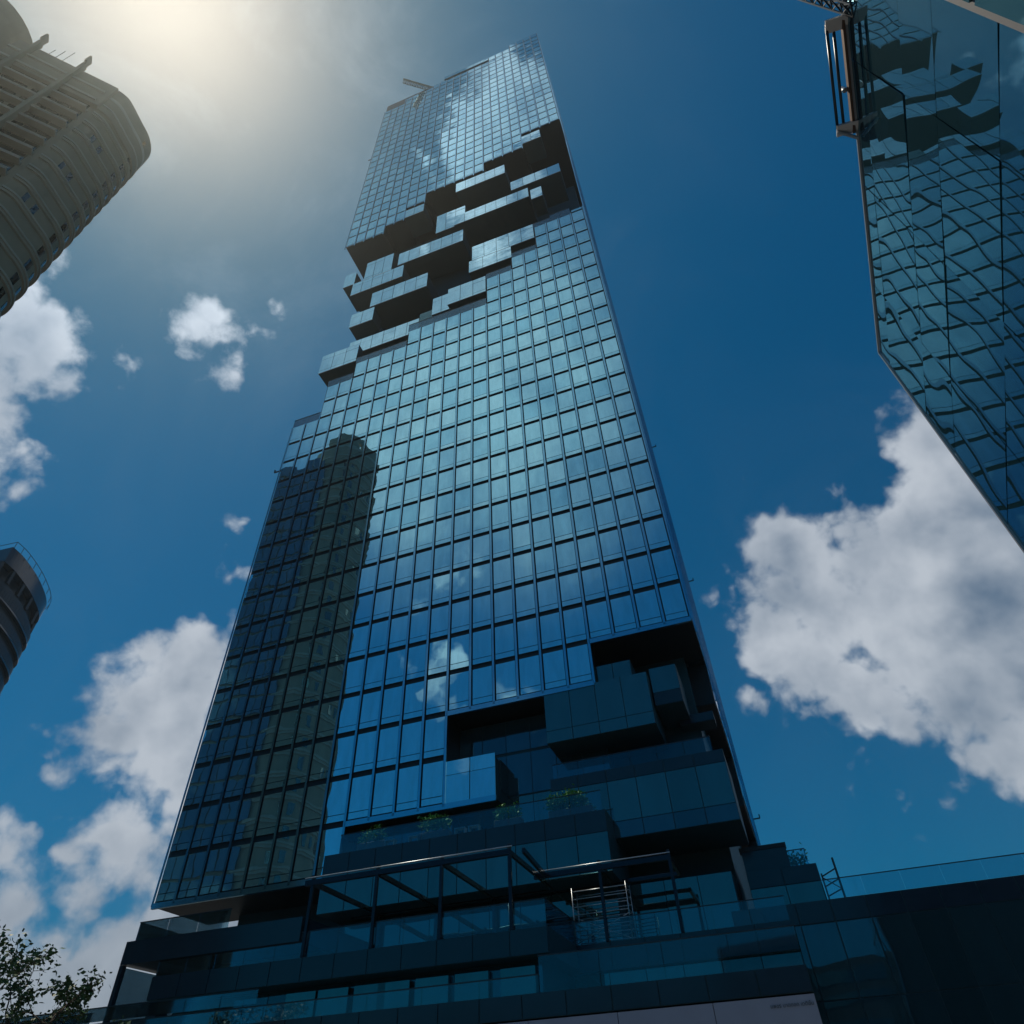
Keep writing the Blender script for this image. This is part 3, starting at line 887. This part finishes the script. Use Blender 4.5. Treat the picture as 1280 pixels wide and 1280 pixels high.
# floor bands and rounded storeys
FH = 1.5
for k in range(34):
    z = 50.4 - k*FH
    if z < 1: break
    b = MB().prism(S([tuple(q) for q in off(fc_, 0.17)] + [(-27.5, 17.2), (-26.2, 14.0), (-26.0, 13.3)]), ez(z)-0.12, ez(z)+0.16)
    b.prism(S([tuple(q) for q in off(fc_, 0.10)] + [(-27.5, 17.2), (-26.2, 14.0), (-26.0, 13.3)]), ez(z)-0.45, ez(z)-0.12)
    b.build('floor_band', M['concrete2'], apt)
    wm = MB()
    oo = off(fc_, 0.03); ii = off(fc_, -0.05)
    for s0, s1 in ((8, 10), (13, 15), (26, 29), (33, 35)):
        if s0 < 20 and k % 3: continue
        for q in range(s0, s1):
            wm.prism(S([tuple(oo[q]), tuple(oo[q+1]), tuple(ii[q+1]), tuple(ii[q])]), ez(z)+0.55, ez(z)+1.9)
    wm.build('window', M['lb_window'], apt)
# dark rear glazing, added to darken the tower's reflection in the skyscraper
ra, rb_ = Vector((-26.6, 17.55)), Vector((-31.5, 19.6)); rd = (rb_-ra); rn = Vector((-rd.y, rd.x)).normalized()
if rn.y < 0: rn = -rn
for k in range(34):
    z = 50.4 - k*FH
    if z < 1: break
    b = MB()
    for q in range(7):
        p0 = ra+rd*(q/7+0.008); p1 = ra+rd*((q+1)/7-0.008)
        b.prism(S([tuple(p0), tuple(p1), tuple(p1+rn*0.10), tuple(p0+rn*0.10)]), ez(z)-2.55, ez(z)-0.25)
    b.build('added_rear_glazing', M['dark_pane'], apt)
# wing with balconies
wd = (Vector(FACE[0])-Vector(WA)).normalized(); wn = Vector((wd.y, -wd.x)); WL = (Vector(FACE[0])-Vector(WA)).length
def wpt(s_, o_): 
    q = Vector(WA) + wd*s_ + wn*o_
    return (q.x, q.y)
def wbox(b, s0, s1, o0, o1, z0, z1): b.prism(S([wpt(s0, o1), wpt(s1, o1), wpt(s1, o0), wpt(s0, o0)]), z0, z1)
b = MB(); wbox(b, 0, WL, -1.5, 0.3, ez(49.6), ez(53.3)); b.build('wing_parapet', M['concrete'], apt)
for k in range(34):
    z = 51.6 - k*FH
    if z < 1: break
    b = MB(); wbox(b, 0.0, WL-0.3, 0.0, 0.42, ez(z)-0.10, ez(z)+0.14)
    b.build('balcony_slab', M['concrete2'], apt)
    b = MB(); wbox(b, 0.0, WL-0.3, 0.36, 0.40, ez(z)+0.30, ez(z)+0.42); wbox(b, 0.0, WL-0.3, 0.02, 0.10, ez(z)+0.16, ez(z)+0.5)
    b.build('balcony_rail', M['concrete2'], apt)
    if k >= 2:
        wm = MB()
        for s0 in (0.4, 1.1, 1.8, 2.7, 3.4, 4.1, 4.8):
            if s0+0.6 < WL: wbox(wm, s0, s0+0.62, 0.0, 0.06, ez(z)+0.55, ez(z)+2.2)
        wm.build('window', M['lb_window'], apt)
for s0, zt in ((0.95, 54.9), (3.55, 54.9)):
    b = MB(); wbox(b, s0-0.10, s0+0.10, 0.2, 0.62, ez(4), ez(zt-1)); wbox(b, s0-0.06, s0+0.06, 0.3, 0.8, ez(zt-1), ez(zt))
    b.build('upright_fin', M['concrete'], apt)
# taller rounded stair tower on the far left
cx, cy = -34.7, 9.5
b = MB().prism([((cx+3.5*math.cos(t*math.pi/16))*U, (cy+3.2*math.sin(t*math.pi/16))*U) for t in range(32)], 0, ez(56.5))
b.build('round_tower', M['concrete'], apt, smooth=False)
b = MB()
for k in range(3):
    a = Vector((-29.0+k*0.35, 10.4+k*0.2)); b.bar((a.x*U, a.y*U, ez(53.2)), (a.x*U, a.y*U, ez(54.6+0.5*k)), 0.05)
b.build('antenna', M['rail'], apt)

# ------------------------------------------------------------------ dark rounded tower, lower left
dt = empty('dark_office_tower', (0, 0, 0))
tag(dt, 'dark rounded office tower with banded floors and a roof railing at the left edge', 'office tower')
LT = [(-59.7,58.9),(-59.5,60.4),(-59.6,62.2),(-59.9,64.4),(-60.4,66.5),(-61.2,68.9),(-62.4,70.9),(-64.5,72.5)]
lf = catmull(LT, 4)
LB_ = [(-72, 74), (-74, 62.3)]
MB().prism(S([tuple(q) for q in lf]+LB_), 0, ez(50.2)).build('wall', M['frame'], dt)
MB().prism(S([tuple(q) for q in off(lf, 0.25)]+LB_), ez(52.0), ez(54.2)).build('roof_band', M['spandrel'], dt)
MB().prism(S([tuple(q) for q in off(lf, -0.7)]+[(-71, 73.4), (-73, 62.6)]), ez(50.2), ez(52.0)).build('plant_storey', M['frame'], dt)
for k in range(0, len(lf)-1, 5):
    q = lf[k]; MB().bar((q.x*U, q.y*U, ez(50.2)), (q.x*U, q.y*U, ez(52.0)), 0.7).build('crown_column', M['frame'], dt)
b = MB()
for k in range(len(lf)-1):
    a, c_ = off(lf, 0.5)[k], off(lf, 0.5)[k+1]
    b.bar((a.x*U, a.y*U, ez(54.9)), (c_.x*U, c_.y*U, ez(54.9)), 0.09)
    if k % 3 == 0: b.bar((a.x*U, a.y*U, ez(54.0)), (a.x*U, a.y*U, ez(54.9)), 0.09)
a = off(lf, 0.5)[0]; b.bar((a.x*U, a.y*U, ez(54.9)), (-74*U, 62.0*U, ez(54.9)), 0.09)
b.build('roof_rail', M['rail'], dt)
k = 0
while 48.7-k*2.3 > 5:
    z = 48.7-k*2.3
    oo = off(lf, 0.35)
    bb = MB()
    for q in range(len(lf)-1):
        p0, p1 = oo[q], oo[q+1]
        t = p0.lerp(p1, 0.04); t2 = p0.lerp(p1, 0.96)
        i0, i1 = off(lf, 0.1)[q], off(lf, 0.1)[q+1]
        bb.prism(S([tuple(t), tuple(t2), tuple(i1), tuple(i0)]), ez(z)-0.9, ez(z)+1.1)
    bb.build('glass_band', M['frame'], dt)
    MB().prism(S([tuple(q) for q in off(lf, 0.45)]+[(-66, 71)]), ez(z)-1.3, ez(z)-0.95).build('floor_band', M['spandrel'], dt)
    k += 1
# left flat face glazing
fa = Vector(LT[0]); fb = Vector((-74, 62.3)); fd = (fb-fa).normalized(); fn = Vector((fd.y, -fd.x))*(-1)
if fn.y > 0: fn = -fn
bb = MB()
for k in range(20):
    z = 49.5-k*2.3
    bb.prism(S([tuple(fa+fn*0.15), tuple(fa), tuple(fb), tuple(fb+fn*0.15)]), ez(z)-2.4, ez(z)+0.8)
bb.build('side_glazing', M['dark_pane'], dt)

# ------------------------------------------------------------------ wavy glass building, right
pdir = R(73.0)
wb = empty('mirror_glass_building', (5.7547*U, 5.9947*U, EYE), pdir)
tag(wb, 'mirror glass building on the right whose wavy panes reflect the skyscraper', 'building')
# local x runs along the wall (away from the viewer is +), local +y is the street side
SL = -0.385
def top_at(s_): return 8.657 + (-s_)*0.375
LIM = -4.78
# body: glass wall in sloping panes; local y>0 faces the street
cols_ = [0.0, -0.98, -2.28, -3.72, LIM]
b = MB()
b.poly([(0, -0.25, -EYE), (LIM*U, -0.25, -EYE), (LIM*U, -0.25, top_at(LIM)*U), (0, -0.25, top_at(0)*U)])
b.poly([(0, -10*U, -EYE), (LIM*U, -10*U, -EYE), (LIM*U, -10*U, top_at(LIM)*U), (0, -10*U, top_at(0)*U)])
b.poly([(0, -0.25, -EYE), (0, -0.25, top_at(0)*U), (0, -10*U, top_at(0)*U), (0, -10*U, -EYE)])
b.poly([(0, -0.25, top_at(0)*U), (LIM*U, -0.25, top_at(LIM)*U), (LIM*U, -10*U, top_at(LIM)*U), (0, -10*U, top_at(0)*U)])
b.build('building_body', M['frame'], wb)
joints = [0.0, -0.38, -1.55, -2.35, -3.6, -4.9, -6.2, -7.6, -9.0, -10.3]   # below the sloping top edge
for ci in range(len(cols_)-1):
    s0, s1 = cols_[ci], cols_[ci+1]
    for ji in range(len(joints)-1):
        za0 = top_at(s0)+joints[ji]; za1 = top_at(s1)+joints[ji]
        zb0 = max(top_at(s0)+joints[ji+1], -0.9); zb1 = max(top_at(s1)+joints[ji+1], -0.9)
        if za1 <= -0.9 or za0 <= -0.85: continue
        g_ = 0.010
        x0, x1 = s0*U-g_, s1*U+g_
        tl = random.gauss(0, 0.012); tk = random.gauss(0, 0.008)
        f0 = MB()
        vs = [(x0, tl*0.5, za0*U-g_), (x1, -tl*0.5, za1*U-g_), (x1, -tl*0.5+tk, zb1*U+g_), (x0, tl*0.5+tk, zb0*U+g_)]
        i0 = len(f0.v)
        f0.v += vs + [(x, y-0.06, z) for x, y, z in vs]
        f0.f += [(3, 2, 1, 0), (4, 5, 6, 7), (0, 1, 5, 4), (1, 2, 6, 5), (2, 3, 7, 6), (3, 0, 4, 7)]
        f0.build('glass_pane', M['wavy_pane'], wb)
# pale edge trim
b = MB()
b.bar((0.02, 0.02, top_at(0)*U), (0.02, 0.02, -EYE), 0.05)
b.bar((0.02, 0.02, top_at(0)*U+0.02), (LIM*U, 0.02, top_at(LIM)*U+0.02), 0.05)
b.build('edge_trim', M['white_frame'], wb)
# darker projecting bay nearer the viewer
b = MB().box(-9*U, LIM*U-0.02, -10*U, 0.05*U, -EYE, 12.5*U)
b.build('near_bay', M['office_wall'], wb)
nb = MB()
for k in range(8):
    z = -0.8+k*1.6
    for s_ in (LIM-0.05, LIM-1.4, LIM-2.8):
        nb.box((s_-1.3)*U, s_*U-0.06, 0.05*U, 0.05*U+0.05, z*U, (z+1.5)*U)
nb.build('near_bay_glazing', M['mid_pane'], wb)
# roof gantry on the wall top: rails, brackets and a lattice arm
gt = empty('roof_gantry', (5.7547*U, 5.9947*U, EYE), pdir)
tag(gt, 'window cleaning gantry of dark tubes hanging over the edge of the mirror glass building', 'gantry')
def gp_(s_, o_, dz=0.0): return (s_*U, o_*U, (top_at(s_)+dz)*U)
b = MB()
for o_ in (0.235, 0.155):
    b.tube(gp_(-4.15, o_, 0.05), gp_(-3.0, o_, 0.05), 0.035)
b.build('rail_tubes', M['rail'], gt, smooth=True)
b = MB(); b.bar(gp_(-4.15, 0.05, 0.02), gp_(-2.9, 0.05, 0.02), 0.06, 0.14); b.build('track', M['rust'], gt)
for s_ in (-4.12, -2.98):
    b = MB(); b.bar(gp_(s_, -0.05, 0.0), gp_(s_, 0.25, 0.05), 0.26, 0.10); b.build('bracket', M['white_frame'], gt)
b = MB(); b.tube(gp_(-2.86, 0.03, -0.05), gp_(-2.98, 0.25, 0.02), 0.04); b.build('end_tube', M['alu'], gt); b = MB(); b.tube(gp_(-3.4, 0.10, 0.03), gp_(-3.4, 0.11, 0.12), 0.06); b.build('motor', M['alu'], gt)
b = MB(); lattice(b, gp_(-4.27, 0.02, -0.25), gp_(-4.22, 0.22, 2.0), 0.28, 8, 0.035); b.build('lattice_arm', M['rail'], gt)

# ------------------------------------------------------------------ low city behind the viewer, mirrored by the lower glass
for k, (x, y, w, d_, h, lab) in enumerate([(-75, -75, 60, 30, 17, 'long low office block across the street behind the viewpoint, left'), (10, -70, 80, 28, 22, 'wide office block across the street behind the viewpoint, centre'), (95, -60, 60, 40, 30, 'taller office block across the street behind the viewpoint, right')]):
    e = empty('office_block', (x, y, 0)); tag(e, lab, 'building')
    MB().box(-w/2, w/2, -d_/2, d_/2, 0, h).build('wall', M['office_wall'], e)
    for q in range(int(h//3.6)):
        MB().box(-w/2+1, w/2-1, d_/2, d_/2+0.05, q*3.6+1.2, q*3.6+3.0).build('window_band', M['dark_pane'], e)

# ------------------------------------------------------------------ air
hz = MB().box(-1600, 1600, -1600, 1600, -1, 225)
hm = bpy.data.materials.new('haze_air'); hm.use_nodes = True
hm.node_tree.nodes.clear()
pvn = hm.node_tree.nodes.new('ShaderNodeVolumePrincipled'); ho = hm.node_tree.nodes.new('ShaderNodeOutputMaterial')
pvn.inputs['Density'].default_value = 0.00030
pvn.inputs['Anisotropy'].default_value = 0.84
pvn.inputs['Color'].default_value = (0.52, 0.58, 0.59, 1)
hm.node_tree.links.new(pvn.outputs[0], ho.inputs['Volume'])
tag(hz.build('haze', hm), kind='stuff')
